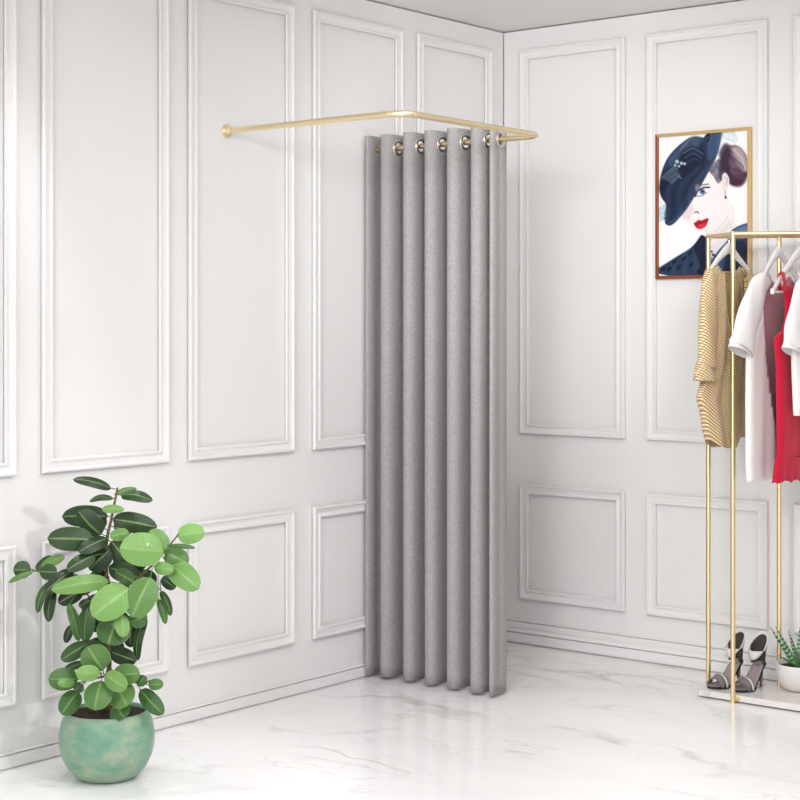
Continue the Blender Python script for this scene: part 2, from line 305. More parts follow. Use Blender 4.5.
# plant
LEAF = mat('rubber_plant_leaf', rgb(70, 110, 60), .36, spec=.4, coat=.08)
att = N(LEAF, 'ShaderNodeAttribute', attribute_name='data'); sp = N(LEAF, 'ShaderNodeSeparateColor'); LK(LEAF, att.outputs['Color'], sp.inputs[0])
base = ramp(LEAF, sp.outputs[0], [(0, rgb(26, 44, 24)), (.45, rgb(66, 104, 50)), (1, rgb(128, 168, 96))])  # per-leaf greens, lit leaves painted paler and shadowed leaves painted darker
mott = noise(LEAF, coord(LEAF), 70, 4)
base = mix(LEAF, math_(LEAF, 'MULTIPLY', mott, .5), base, rgb(150, 180, 120), 'SOFT_LIGHT')
rib = ramp(LEAF, sp.outputs[1], [(0, (1, 1, 1, 1)), (.05, (.8,)*3+(1,)), (.12, (0, 0, 0, 1)), (.93, (0, 0, 0, 1)), (1, (.6,)*3+(1,))])
base = mix(LEAF, math_(LEAF, 'MULTIPLY', rib, .42), base, rgb(158, 188, 112))
wv = N(LEAF, 'ShaderNodeTexWave', bands_direction='X'); wv.inputs['Scale'].default_value = 3.2
cx = N(LEAF, 'ShaderNodeCombineXYZ'); LK(LEAF, math_(LEAF, 'SUBTRACT', sp.outputs[2], math_(LEAF, 'MULTIPLY', sp.outputs[1], .25)), cx.inputs[0]); LK(LEAF, cx.outputs[0], wv.inputs['Vector'])
LK(LEAF, base, bsdf(LEAF).inputs['Base Color']); bump(LEAF, wv.outputs['Fac'], .25, .002)
STEM = mat('brown_green_stem', rgb(92, 74, 46), .7)
LK(STEM, ramp(STEM, noise(STEM, coord(STEM), 60, 3), [(.3, rgb(64, 52, 34)), (.7, rgb(120, 100, 62))]), bsdf(STEM).inputs['Base Color'])
SOIL = mat('dark_soil', rgb(44, 32, 26), .95)
n_ = noise(SOIL, coord(SOIL), 120, 5); bump(SOIL, n_, 1, .01)
LK(SOIL, ramp(SOIL, n_, [(.3, rgb(24, 17, 14)), (.75, rgb(74, 56, 46))]), bsdf(SOIL).inputs['Base Color'])
GLAZE = mat('mottled_green_glaze', rgb(122, 168, 142), .42, spec=.4, coat=.12)
v = coord(GLAZE, (1, 1, 1.8)); a = noise(GLAZE, v, 9, 6, .6, .4); b = noise(GLAZE, v, 15, 5, .6)
base = ramp(GLAZE, a, [(.3, rgb(100, 150, 128)), (.46, rgb(128, 164, 140)), (.6, rgb(158, 174, 148)), (.75, rgb(184, 182, 162))])
base = mix(GLAZE, ramp(GLAZE, b, [(.55, (0, 0, 0, 1)), (.75, (.6,)*3+(1,))]), base, rgb(112, 158, 138))
LK(GLAZE, base, bsdf(GLAZE).inputs['Base Color']); bump(GLAZE, b, .15, .003)
# picture frame
FRAME_GOLD = mat('gilded_frame', rgb(214, 182, 128), .4, .6)
FRAME_COPPER = mat('copper_brown_frame', rgb(160, 92, 60), .4, .5)
PRINT = mat('printed_poster', rgb(240, 240, 240), .35, spec=.3)
att = N(PRINT, 'ShaderNodeAttribute', attribute_name='data'); LK(PRINT, att.outputs['Color'], bsdf(PRINT).inputs['Base Color'])
# rack and clothes
RACK = mat('champagne_gold_tube', rgb(238, 214, 166), .28, 1)
HANG = mat('white_hanger_paint', rgb(238, 234, 234), .35)
def cloth(name, col, rough=.9, var=.06, sc=500):
    m = mat(name, col, rough, spec=.15, sheen=.2)
    n = noise(m, coord(m), sc, 2); bump(m, n, .25, .001); return m
WHITE_C = cloth('white_cotton', rgb(240, 237, 236)); MAUVE_C = cloth('dusty_mauve_jersey', rgb(186, 132, 146))
RED_C = cloth('crimson_crepe', rgb(198, 24, 54)); LACE_C = cloth('crimson_lace', rgb(190, 28, 58), sc=200)
RED_D = cloth('deep_red_lining', rgb(150, 26, 44)); SEAM_C = cloth('white_rib_knit', rgb(228, 224, 223))
TAN_C = cloth('tan_lining', rgb(196, 166, 120))
KNIT = mat('beige_gold_knit', rgb(205, 178, 130), .75, spec=.3, sheen=.2)
v = coord(KNIT, (1, 1, 1), (math.radians(35), 0, 0)); 
w1 = N(KNIT, 'ShaderNodeTexWave', bands_direction='Z'); w1.inputs['Scale'].default_value = 33; w1.inputs['Distortion'].default_value = .6; w1.inputs['Detail'].default_value = 1; w1.inputs['Detail Scale'].default_value = 30
w2 = N(KNIT, 'ShaderNodeTexWave', bands_direction='Y'); w2.inputs['Scale'].default_value = 30; w2.inputs['Distortion'].default_value = .5
LK(KNIT, v, w1.inputs['Vector']); LK(KNIT, v, w2.inputs['Vector'])
pat = math_(KNIT, 'MULTIPLY', w1.outputs['Fac'], math_(KNIT, 'ADD', math_(KNIT, 'MULTIPLY', w2.outputs['Fac'], .6), .4))
LK(KNIT, ramp(KNIT, pat, [(.08, rgb(160, 124, 78)), (.3, rgb(204, 174, 126)), (.7, rgb(240, 226, 194))]), bsdf(KNIT).inputs['Base Color'])
bump(KNIT, pat, .4, .002)
KNIT_TRIM = cloth('beige_knit_band', rgb(206, 176, 128))
# shoes
SHOE = mat('taupe_suede', rgb(128, 118, 118), .75, spec=.2); SHOE_IN = mat('dark_taupe_lining', rgb(66, 57, 58), .8)
SHOE_STRAP = mat('silver_white_satin', rgb(222, 216, 216), .35); SOLE_B = mat('black_sole', rgb(26, 24, 26), .5)
INSOLE = mat('mauve_grey_insole', rgb(150, 138, 142), .6)
# succulent
RIB = mat('white_ribbed_ceramic', rgb(226, 222, 219), .45)
SUCC = mat('zebra_succulent', rgb(60, 120, 60), .45)
att = N(SUCC, 'ShaderNodeAttribute', attribute_name='data'); sp = N(SUCC, 'ShaderNodeSeparateColor'); LK(SUCC, att.outputs['Color'], sp.inputs[0])
w = N(SUCC, 'ShaderNodeTexWave', bands_direction='X'); w.inputs['Scale'].default_value = 3.4; w.inputs['Distortion'].default_value = .4
cx = N(SUCC, 'ShaderNodeCombineXYZ'); LK(SUCC, sp.outputs[0], cx.inputs[0]); LK(SUCC, cx.outputs[0], w.inputs['Vector'])
st = math_(SUCC, 'MULTIPLY', ramp(SUCC, w.outputs['Fac'], [(.62, (0,0,0,1)), (.8, (1,1,1,1))]), sp.outputs[1])
LK(SUCC, mix(SUCC, st, ramp(SUCC, sp.outputs[0], [(0, rgb(92, 150, 72)), (.5, rgb(52, 110, 62)), (1, rgb(48, 78, 62))]), rgb(186, 208, 176)), bsdf(SUCC).inputs['Base Color'])

# ------------------------------------------------------------------ the room
RX, RY, RH = 6.2, -8.6, 2.8
m = MB(); m.box((-.15, RY, -.12), (RX, .15, 0)); struct(m.build('floor', FLOOR, smooth=False))
m = MB(); m.box((-.15, RY, RH), (RX, .15, RH+.12)); struct(m.build('ceiling', CEIL, smooth=False))
m = MB(); m.box((-.15, RY, 0), (-.03, .15, RH)); m.box((-.03, RY, 0), (0, -.0055, RH-.006)); struct(m.build('wall_left', WALL, smooth=False))
m = MB(); m.box((-.03, .03, 0), (RX, .15, RH)); m.box((.0002, 0, 0), (RX, .03, RH-.006)); struct(m.build('wall_back', WALL, smooth=False))

m = MB(); m.box((RX, RY, 0), (RX+.12, .15, RH)); struct(m.build('wall_right', WALL, smooth=False))

PROF = [(0,0),(0,.0022),(.0135,.0023),(.0135,.0094),(.0004,.0098),(0,.0115),(0,.0165),(.001,.020),(.0035,.0225),(.007,.0232),(.0105,.0222),(.0125,.0190),(.0132,.0172),
        (.0150,.0168),(.020,.0146),(.026,.0130),(.0315,.0136),(.0335,.0146),(.0342,.0168),(.0365,.0180),(.040,.0184),(.0435,.0174),(.0452,.0150),(.0452,.0098),(.0320,.0094),(.0320,.0023),(.0452,.0022),(.0452,0)]
tn = [0]
def panel(side, a0, a1, z0, z1):
    tn[0] += 1
    mb = MB(); rows = []
    for u, h in PROF:
        cs = [(a0+u, z0+u), (a1-u, z0+u), (a1-u, z1-u), (a0+u, z1-u)]
        rows.append([((h, a, z) if side == 'L' else (a, -h, z)) for a, z in cs])
    mb.grid(rows, True)
    return struct(mb.build('trim_%d' % tn[0], WALL, angle=30))
UP = (.957, 2.702); LO = (.206, .730)
for a0, a1 in [(-.644, -.102), (-1.311, -.745), (-1.989, -1.423), (-2.659, -2.088), (-3.333, -2.766), (-4.01, -3.44), (-4.69, -4.12)]:
    a0 -= .014; a1 -= .014; panel('L', a0, a1, *UP); panel('L', a0, a1, *LO)
for a0, a1 in [(.087, .640), (.748, 1.314), (1.428, 1.99), (2.10, 2.66), (2.77, 3.33), (3.44, 4.0)]:
    a0 += .013; a1 += .013; panel('B', a0, a1, *UP); panel('B', a0, a1, *LO)
# baseboards
mb = MB(); pr = [(0, .0535), (.0105, .0535), (.0115, .052), (.0115, .0495), (.003, .049), (.003, .0455), (.012, .045), (.012, .006), (.003, .0055), (.003, 0)]
mb.grid([[(h, y, z) for h, z in pr] for y in (RY, -.017)]); struct(mb.build('baseboard_left', WALL, angle=30))
mb = MB(); pr = [(0, .1065), (.009, .1065), (.0105, .105), (.0105, .102), (.002, .1015), (.002, .098), (.0105, .0975), (.0115, .084), (.0115, .072), (.009, .066), (.010, .060), (.013, .054), (.0135, .0515), (.003, .051), (.003, .047), (.0165, .0465), (.0165, .006), (.003, .0055), (.003, 0)]
mb.grid([[(x, -h, z) for h, z in pr] for x in (0.0, RX)]); struct(mb.build('baseboard_back', WALL, angle=30))

# ------------------------------------------------------------------ curtain rail
ZR, Y1, Y3, XE, RR = 2.178, -1.797, -.932, .850, .0115
rail = thing('curtain_rail', 'gold U-shaped curtain rail fixed to the left wall by two round flanges', 'curtain rail', (0, Y1, ZR))
def arc(c, a0, a1, r, n=10):
    return [(c[0]+r*math.cos(a0+(a1-a0)*k/n), c[1]+r*math.sin(a0+(a1-a0)*k/n), ZR) for k in range(n+1)]
rb = .06
path = [(.001, Y1, ZR), (.03, Y1, ZR)] + arc((XE-rb, Y1+rb), -PI/2, 0, rb) + arc((XE-rb-.012, Y3-rb), 0, PI/2, rb) + [(.03, Y3, ZR), (.001, Y3, ZR)]
mb = MB(); mb.tube(path, RR, 20); mb.build('tube', GOLD, rail)
for y in (Y1, Y3):
    mb = MB(); ring = []
    for r, x in [(.0, .0005), (.025, .0005), (.025, .005), (.0235, .007), (.016, .008), (.015, .013), (.0145, .026), (.0125, .0275), (.0116, .0275)]:
        ring.append([(x, y+r*math.cos(2*PI*k/32), ZR+r*math.sin(2*PI*k/32)) for k in range(32)])
    mb.grid(ring, True); mb.build('flange', GOLD, rail)
for c in [(XE-rb, Y1, 'x'), (XE, Y1+rb, 'y')]:
    mb = MB()
    if c[2] == 'x': mb.tube([(c[0]-.004, c[1], ZR), (c[0]+.003, c[1], ZR)], RR+.0009, 20)
    else: mb.tube([(c[0], c[1]-.003, ZR), (c[0], c[1]+.004, ZR)], RR+.0009, 20)
    mb.build('joint_ring', GOLD, rail)

# ------------------------------------------------------------------ curtain
AMP = .063
TH = [.25, .5, 1, 2, 3, 4, 5, 6, 6.5, 6.56]
XS = [.0215, .027, .060, .179, .289, .401, .520, .630, .629, .627]
def cpos(th, z=1.0):
    x = float(np.interp(th, TH, XS)); s = math.sin(2*PI*th)
    k = 1 + .05*math.sin(5*th+1.3)*(1-z) + (.25 if th < .5 else 0)
    sg = math.copysign(abs(s)**.8, s)
    return x + (.012 if th > .5 else 0) - .0084*math.sin(4*PI*th), Y3 - AMP*k*sg
cur = thing('curtain', 'grey linen grommet curtain hanging in folds from the gold rail', 'curtain', (.33, Y3, .01))
ths = list(np.linspace(TH[0], TH[-1], 420))
zt, zb = 2.231, .012
zs = [zt - .0035*i for i in range(34)]; z0 = zs[-1]
zs += [z0 - (z0-zb)*(i+1)/44 for i in range(44)]
holes = []
for k in range(0, 7):
    for h in ((.5, 1.0) if k < 6 else (.5,)):
        th = k + h
        if th < .45: continue
        holes.append(th)
hp = [(*cpos(t), ZR) for t in holes]
V = []; 
for z in zs:
    kk = (z-zb)/(zt-zb)
    V.append([(*cpos(t, kk), z) for t in ths])
n = len(ths); F = []
for i in range(len(zs)-1):
    for j in range(n-1):
        cx_ = sum(V[a][b][0] for a, b in ((i,j),(i+1,j+1)))/2; cy_ = (V[i][j][1]+V[i+1][j+1][1])/2; cz_ = (zs[i]+zs[i+1])/2
        if cz_ > 2.13 and any((cx_-h[0])**2+(cy_-h[1])**2+(cz_-h[2])**2 < .0225**2 for h in hp): continue
        F.append((i*n+j, i*n+j+1, (i+1)*n+j+1, (i+1)*n+j))
mb = MB(); mb.add([p for r in V for p in r], F); fab = mb.build('fabric', LINEN, cur, solid=.003, angle=80)
# hem band at the foot of the cloth, stitched line
for t, h in zip(holes, hp):
    a = Vector(cpos(t-.03)); b = Vector(cpos(t+.03)); tg = (b-a).normalized(); nr = Vector((tg.y, -tg.x, 0)); T3 = Vector((tg.x, tg.y, 0)); c = Vector(h)
    mb = MB(); rows = []
    for k in range(40):
        an = 2*PI*k/40; d = T3*math.cos(an)+Vector((0, 0, 1))*math.sin(an)
        rows.append([c + d*(.0272+.0066*math.cos(q)) + nr*(.0045*math.sin(q)) for q in [2*PI*i/12 for i in range(12)]])
    rows.append(rows[0]); mb.grid(rows, True); mb.build('grommet', STEEL, cur)

# ------------------------------------------------------------------ framed poster
fx0, fx1, fz0, fz1 = .808, 1.254, 1.648, 2.267
pf = thing('framed_picture', 'framed fashion portrait of a woman in a dark blue hat, on the back wall', 'picture', ((fx0+fx1)/2, 0, fz0))
fw_, dep = .0135, .022
def fbar(p0, p1, p2, p3, m):   # mitred bar: outer a, outer b, inner b, inner a in (x,z)
    mb = MB(); a = [(x, -dep, z) for x, z in (p0, p1, p2, p3)]; b = [(x, -.0005, z) for x, z in (p0, p1, p2, p3)]
    mb.add(a+b, [(0,1,2,3),(7,6,5,4),(0,4,5,1),(1,5,6,2),(2,6,7,3),(3,7,4,0)]); return mb.build('frame_bar', m, pf, smooth=False, bevel=.001)
i0, i1, j0, j1 = fx0+fw_, fx1-fw_, fz0+fw_, fz1-fw_
fbar((fx0,fz1),(fx1,fz1),(i1,j1),(i0,j1), FRAME_GOLD); fbar((fx1,fz1),(fx1,fz0),(i1,j0),(i1,j1), FRAME_GOLD)
o = fbar((fx1,fz0),(fx0,fz0),(i0,j0),(i1,j0), FRAME_COPPER); o['label'] = 'reddish brown bottom bar'
o = fbar((fx0,fz0),(fx0,fz1),(i0,j1),(i0,j0), FRAME_COPPER); o['label'] = 'reddish brown left bar'
# the print: colours computed on a fine grid. picture coordinates: 0..800 across the artwork study
PW, PH = 190, 270
gx = np.linspace(0, 1, PW); gz = np.linspace(0, 1, PH)
U, Vv = np.meshgrid(gx, gz)               # U left to right, Vv top to bottom
# affine picture frame in study units
QX = 95 + U*450; QY = (140 - U*36) + Vv*(704 - U*11)
img = np.ones((PH, PW, 3)) * np.array([245, 246, 248])
rng = np.random.RandomState(3)
def sdpoly(P):
    P = np.array(P, float); d = np.full(QX.shape, 1e9); ins = np.zeros(QX.shape, bool)
    for i in range(len(P)):
        a = P[i]; b = P[i-1]; e = b-a; wx = QX-a[0]; wy = QY-a[1]
        t = np.clip((wx*e[0]+wy*e[1])/(e@e+1e-9), 0, 1); d = np.minimum(d, np.hypot(wx-e[0]*t, wy-e[1]*t))
        c = ((a[1] > QY) != (b[1] > QY))
        with np.errstate(divide='ignore', invalid='ignore'): xi = (b[0]-a[0])*(QY-a[1])/(b[1]-a[1]+1e-12)+a[0]
        ins ^= c & (QX < xi)
    return np.where(ins, -d, d)
def spl(P, closed=True, n=6):
    P = [Vector((x, y, 0)) for x, y in P]
    if closed: P = P + [P[0]]
    return [(p.x, p.y) for p in smooth_path(P, n)]
def fill(P, c, soft=3, al=1, sm=True, tex=0):
    global img
    d = sdpoly(spl(P) if sm else P); a = np.clip(.5 - d/soft, 0, 1)*al
    col = np.array(c, float)[None, None, :] * np.ones_like(img)
    if tex: col = col + tex*(np.sin(QX*.11+QY*.05+3*np.sin(QY*.02))[..., None])*.5 + tex*rng.randn(PH, PW, 1)*.35
    img = img*(1-a[..., None]) + col*a[..., None]
def stroke(P, c, w, al=1, soft=3):
    global img
    P = spl(P, False); d = np.full(QX.shape, 1e9)
    for i in range(len(P)-1):
        a = np.array(P[i]); e = np.array(P[i+1])-a; wx = QX-a[0]; wy = QY-a[1]
        t = np.clip((wx*e[0]+wy*e[1])/(e@e+1e-9), 0, 1); d = np.minimum(d, np.hypot(wx-e[0]*t, wy-e[1]*t))
    a = np.clip(.5-(d-w/2)/soft, 0, 1)*al; img = img*(1-a[..., None]) + np.array(c, float)*a[..., None]
def ell(cx, cy, rx, ry, rot=0, k=16):
    return [(cx+rx*math.cos(t)*math.cos(rot)-ry*math.sin(t)*math.sin(rot), cy+rx*math.cos(t)*math.sin(rot)+ry*math.sin(t)*math.cos(rot)) for t in [2*PI*i/k for i in range(k)]]
# neck and face
fill([(345,640),(330,600),(420,480),(470,480),(480,560),(520,560),(470,600),(430,660),(380,740),(345,700)], (240,232,231), 6)
fill([(270,400),(330,300),(385,250),(425,300),(445,360),(445,430),(470,520),(445,590),(395,615),(335,625),(300,605),(265,590),(225,545),(235,490)], (245,236,235), 5)
fill([(205,525),(255,480),(275,505),(250,545),(228,545)], (222,204,206), 16, .6)
fill([(335,600),(395,600),(455,540),(450,580),(400,620),(345,628)], (224,208,208), 14, .6)
stroke([(380,600),(420,560),(445,520)], (205,190,196), 5, .6, 5); stroke([(455,560),(468,600)], (205,190,196), 5, .5, 5)
# hair
fill([(345,300),(400,245),(425,300),(415,345),(395,365),(375,335)], (120,118,130), 8, 1, tex=30)
fill([(395,290),(410,275),(420,330),(405,350)], (60,56,72), 8, .8)
fill(ell(478,275,66,98,-.12), (104,80,98), 5, 1, tex=14)
fill([(400,215),(430,170),(470,200),(450,260),(470,330),(520,350),(500,375),(455,365),(430,310),(410,300)], (48,34,52), 16, .85)
fill([(455,190),(500,185),(535,240),(540,300),(500,280),(475,230)], (186,170,172), 22, .85)
stroke([(430,250),(470,240),(520,285)], (70,50,72), 9, .6, 8); stroke([(450,290),(490,300),(530,320)], (60,40,60), 10, .6, 10)
stroke([(470,200),(510,240),(530,300)], (220,208,206), 5, .7, 6); stroke([(455,215),(495,255),(520,310)], (150,128,136), 5, .6, 6)
fill([(440,330),(520,310),(535,345),(500,378),(455,368)], (66,36,58), 14, .6)
for q in range(5): stroke([(415+q*14,112),(425+q*12,140),(440+q*10,150+q*6)], (140,165,178), 4, .5, 6)
stroke([(405,118),(470,118),(490,160)], (170,196,205), 8, .5, 10)
# ear
fill([(415,325),(432,312),(450,340),(447,375),(430,400),(418,385)], (236,222,222), 5)
stroke([(424,335),(440,340),(436,370)], (160,140,150), 4, .7, 4); stroke([(430,400),(432,435)], (120,120,140), 4, .8, 4); fill(ell(433,432,6,7), (70,80,100), 4)
# hat
H1 = [(412,112),(345,122),(328,142),(272,137),(215,168),(150,232),(112,310),(98,395),(110,445),(132,482),(122,545),(135,580),(165,578),(205,538),(248,482),(292,410),(342,322),(384,242),(404,175)]
fill(H1, (36,47,70), 5, 1, tex=14)
fill([(345,122),(412,112),(404,175),(384,235),(350,262),(345,190)], (64,86,120), 14, .85, tex=8)
fill([(200,190),(262,140),(320,145),(300,180),(230,215),(160,290),(150,250)], (70,88,116), 16, .75, tex=8)
fill([(215,205),(270,185),(330,215),(325,265),(285,290),(240,330),(205,330),(200,260)], (24,30,52), 14, .85)
stroke([(222,220),(270,196),(318,222)], (86,104,138), 7, .8, 6); stroke([(228,244),(272,220),(315,245)], (70,86,120), 6, .8, 6); stroke([(236,268),(275,246),(306,262)], (64,78,112), 5, .7, 6)
fill([(290,400),(340,320),(382,245),(360,250),(300,320),(240,420),(190,520),(150,560),(140,578),(165,578),(205,538),(248,482)], (46,60,88), 10, .7, tex=8)
fill([(100,395),(130,330),(200,300),(190,340),(130,390),(112,440)], (22,28,48), 12, .9)
for q in range(6): stroke([(112+q*10,345+q*5),(150+q*9,308+q*6),(185+q*5,285+q*12)], (176,206,222), 4, .55+.1*(q%2), 4)
for x, y, r in [(190,262,9),(212,270,8),(228,272,7),(200,285,6),(180,280,6)]: fill(ell(x,y,r,r), (206,228,236), 5, .85)
stroke([(330,140),(350,122),(345,160)], (18,22,40), 9, .9, 5); stroke([(270,140),(230,175),(205,205)], (150,170,190), 4, .6, 5)
stroke([(135,580),(205,530),(290,405),(384,240)], (96,116,150), 4, .6, 4)
for q in range(8): stroke([(132,480+q*8),(112,488+q*10),(98,500+q*9)], (120,160,186), 6, .6, 6)
for q in range(5): fill(ell(106+q*4,470+q*22,9,6,.6), (206,226,236), 6, .8)
# eye, brow, nose, lips
fill([(284,428),(300,400),(335,388),(348,392),(335,416),(305,428)], (232,236,244), 4)
fill(ell(318,408,14,13), (96,122,170), 4); fill(ell(318,407,6,6), (22,24,40), 3)
stroke([(282,432),(296,404),(325,388),(352,386)], (40,36,56), 8, .95, 4); stroke([(284,430),(310,430),(338,412)], (70,64,90), 4, .8, 4)
stroke([(286,396),(310,378),(348,370)], (92,80,92), 6, .8, 5)
fill([(280,380),(300,370),(300,395),(285,410)], (196,184,200), 10, .5)
stroke([(280,512),(292,508),(298,514)], (70,70,96), 6, .9, 4); stroke([(262,500),(268,470)], (226,210,212), 8, .5, 8)
fill([(274,568),(298,548),(312,550),(346,538),(338,572),(312,592),(288,588)], (196,30,46), 4)
fill([(296,572),(330,562),(325,582),(300,590)], (226,72,80), 8, .6)
stroke([(276,568),(305,566),(346,541)], (92,10,24), 5, .9, 3)
# coat
fill([(312,622),(332,632),(342,660),(345,830),(90,830),(92,805),(140,770),(190,735),(250,695),(285,660)], (46,62,90), 5, 1, tex=10)
fill([(312,622),(335,634),(340,700),(352,760),(345,830),(300,830),(305,760),(275,690),(290,655)], (24,30,52), 8, .95)
for x, y, a in [(225,745,.9),(200,790,.8),(150,800,.8),(262,770,.9),(255,715,.9),(300,800,.9),(175,765,.9),(120,805,.8)]: fill(ell(x,y,16,7,-a), (20,24,44), 5, .95)
fill([(545,548),(500,565),(462,592),(440,640),(400,680),(350,760),(345,830),(560,830),(560,545)], (54,78,116), 5, 1, tex=10)
fill([(545,560),(500,575),(470,600),(520,600),(548,590)], (104,132,170), 12, .8)
fill([(440,680),(480,640),(530,640),(545,700),(500,780),(470,830),(420,830),(430,740)], (22,28,52), 14, .85)
fill([(350,700),(385,640),(420,620),(440,640),(400,690),(360,740)], (230,224,226), 8, .9)
for x, y in [(352,680),(362,700),(372,715),(356,730),(384,722)]: fill(ell(x,y,8,6), (34,44,66), 4, .9)
fill([(535,605),(548,600),(548,640),(520,625)], (24,26,54), 6, .8)
img = np.clip(img, 0, 255)/255.0
L_ = np.where(img <= .04045, img/12.92, ((img+.055)/1.055)**2.4)
mb = MB()
rows = [[(i0-.002+(i1-i0+.004)*u, -.0125, j1+.002-(j1-j0+.004)*v) for u in gx] for v in gz]
mb.grid(rows); mb.col = [(*L_[i, j], 1) for i in range(PH) for j in range(PW)]
mb.build('print', PRINT, pf, weld=False)
mb = MB(); mb.box((i0-.003, -.012, j0-.003), (i1+.003, -.001, j1+.003)); mb.build('backing_board', HANG, pf, smooth=False)

# ------------------------------------------------------------------ potted rubber plant
PX, PY = PLANT[0], PLANT[1]
pl = thing('potted_rubber_plant', 'bushy rubber plant in round mottled green pot beside the left wall', 'plant', (PX, PY, 0))
mb = MB()
prof = [(.0, .0005), (.075, .0005), (.090, .004), (.105, .014), (.126, .038), (.143, .072), (.1515, .108), (.152, .138), (.147, .172), (.139, .200), (.134, .212), (.131, .2155), (.127, .2155), (.1235, .211), (.123, .200), (.126, .185), (.128, .17)]
mb.lathe(prof, (PX, PY, 0), 72); mb.build('pot', GLAZE, pl, angle=60)
mb = MB(); rows = []
for i in range(14):
    r = .1265*i/13
    rows.append([(PX+r*math.cos(2*PI*k/48), PY+r*math.sin(2*PI*k/48), .206 + .006*random.random()*(i < 13) - .004*(i/13)) for k in range(48)])
mb.grid(rows, True); mb.build('soil', SOIL, pl)
mb = MB()
paths = []
for pts, r0, r1 in STEMS:
    sp_ = smooth_path(pts, 6); m_ = len(sp_); paths += sp_
    mb.tube(sp_, [r0+(r1-r0)*i/(m_-1) for i in range(m_)], 10)
mb.build('stem', STEM, pl)
CAMV = Vector((.628, -.778, .06))
mb = MB(); cols = []
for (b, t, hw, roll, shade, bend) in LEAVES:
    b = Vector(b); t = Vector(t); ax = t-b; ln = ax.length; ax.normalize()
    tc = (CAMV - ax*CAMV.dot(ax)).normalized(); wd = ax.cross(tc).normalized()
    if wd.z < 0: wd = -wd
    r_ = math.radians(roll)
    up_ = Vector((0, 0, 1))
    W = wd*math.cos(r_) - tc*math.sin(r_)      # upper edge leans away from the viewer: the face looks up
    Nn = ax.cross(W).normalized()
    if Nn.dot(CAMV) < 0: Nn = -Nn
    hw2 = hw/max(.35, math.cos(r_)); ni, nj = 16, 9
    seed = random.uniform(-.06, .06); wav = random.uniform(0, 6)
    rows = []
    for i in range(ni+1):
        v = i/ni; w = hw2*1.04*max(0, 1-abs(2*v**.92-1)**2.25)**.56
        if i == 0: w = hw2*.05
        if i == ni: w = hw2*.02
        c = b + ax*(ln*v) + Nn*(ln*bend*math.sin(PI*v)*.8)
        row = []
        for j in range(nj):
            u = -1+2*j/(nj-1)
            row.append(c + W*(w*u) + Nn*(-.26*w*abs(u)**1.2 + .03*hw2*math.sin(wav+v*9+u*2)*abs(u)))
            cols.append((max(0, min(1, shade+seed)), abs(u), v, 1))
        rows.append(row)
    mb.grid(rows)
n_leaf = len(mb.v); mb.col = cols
for (b, t, hw, roll, shade, bend) in LEAVES:   # petioles
    b = Vector(b); t = Vector(t); q = min(paths, key=lambda s: (s-b).length); d = (q-b).length
    if d < .002: continue
    n0 = len(mb.v); mid = b.lerp(q, .5) + (b-t).normalized()*.006
    mb.tube(smooth_path([q, mid, b + (t-b)*.05], 4), .0017, 6)
    mb.col += [(.55, .5, .2, 1)]*(len(mb.v)-n0)
mb.build('foliage', LEAF, pl, weld=False, angle=180)

# ------------------------------------------------------------------ clothes rack
A = Vector((1.225, -.325, 0)); Bp = Vector((1.407, -.468, 0)); Cm = Vector((1.4658, -.1925, 0)); E = Vector((1.760, -.031, 0)); Fp = E+Bp-A
ZT, PR, TR = 1.802, .0095, .0078
rack = thing('clothes_rack', 'gold tube clothes rack with marble foot shelf against the back wall', 'clothes rack', (1.5, -.27, 0))
def up(p, z): return (p[0], p[1], z)
for P_, z0 in ((A, .03), (Bp, 0), (Cm, .03), (E, .03), (Fp, 0)):
    mb = MB(); mb.tube([up(P_, z0), up(P_, ZT-.012), up(P_, ZT+.0065), up(P_, ZT+.009)], [PR, PR, PR, PR*.75], 18); mb.build('post', RACK, rack)
for a, b in ((A, Bp), (E, Fp)):
    mb = MB(); mb.tube([up(a, ZT), up(b, ZT)], TR, 16); mb.build('crossbar', RACK, rack)
for a, b, r in ((Bp, Fp, TR), (A, E, TR*.9)):
    mb = MB(); mb.tube([up(a, ZT), up(b, ZT)], r, 16); mb.build('top_rail', RACK, rack)
MA = (A+Bp)/2; ME = (E+Fp)/2
mb = MB(); mb.tube([up(MA, ZT), up(ME, ZT)], TR*.9, 16); mb.build('hanging_rail', RACK, rack)
mb = MB()
poly = [(1.250, -.455), (1.256, -.462), (1.398, -.4605), (1.974, -.4555), (1.980, -.449), (1.980, -.022), (1.75, -.019), (1.205, -.305), (1.200, -.315), (1.204, -.335)]
mb.prism(poly, .006, .030); mb.build('foot_shelf', SLAB, rack, smooth=False, bevel=.002)
for x, y in ((1.30, -.40), (1.92, -.40), (1.30, -.29), (1.92, -.08)):
    mb = MB(); mb.tube([(x, y, 0), (x, y, .0065)], .012, 14); mb.build('foot_pad', SOLE_B, rack)
mb = MB(); mb.box((1.4075, -.4685, .012), (1.432, -.4605, .024)); mb.build('bracket', RACK, rack, smooth=False)
mb = MB(); mb.tube([(1.407, -.468, 0.0002), (1.407, -.468, .006)], .0125, 16); mb.build('post_foot', RACK, rack)

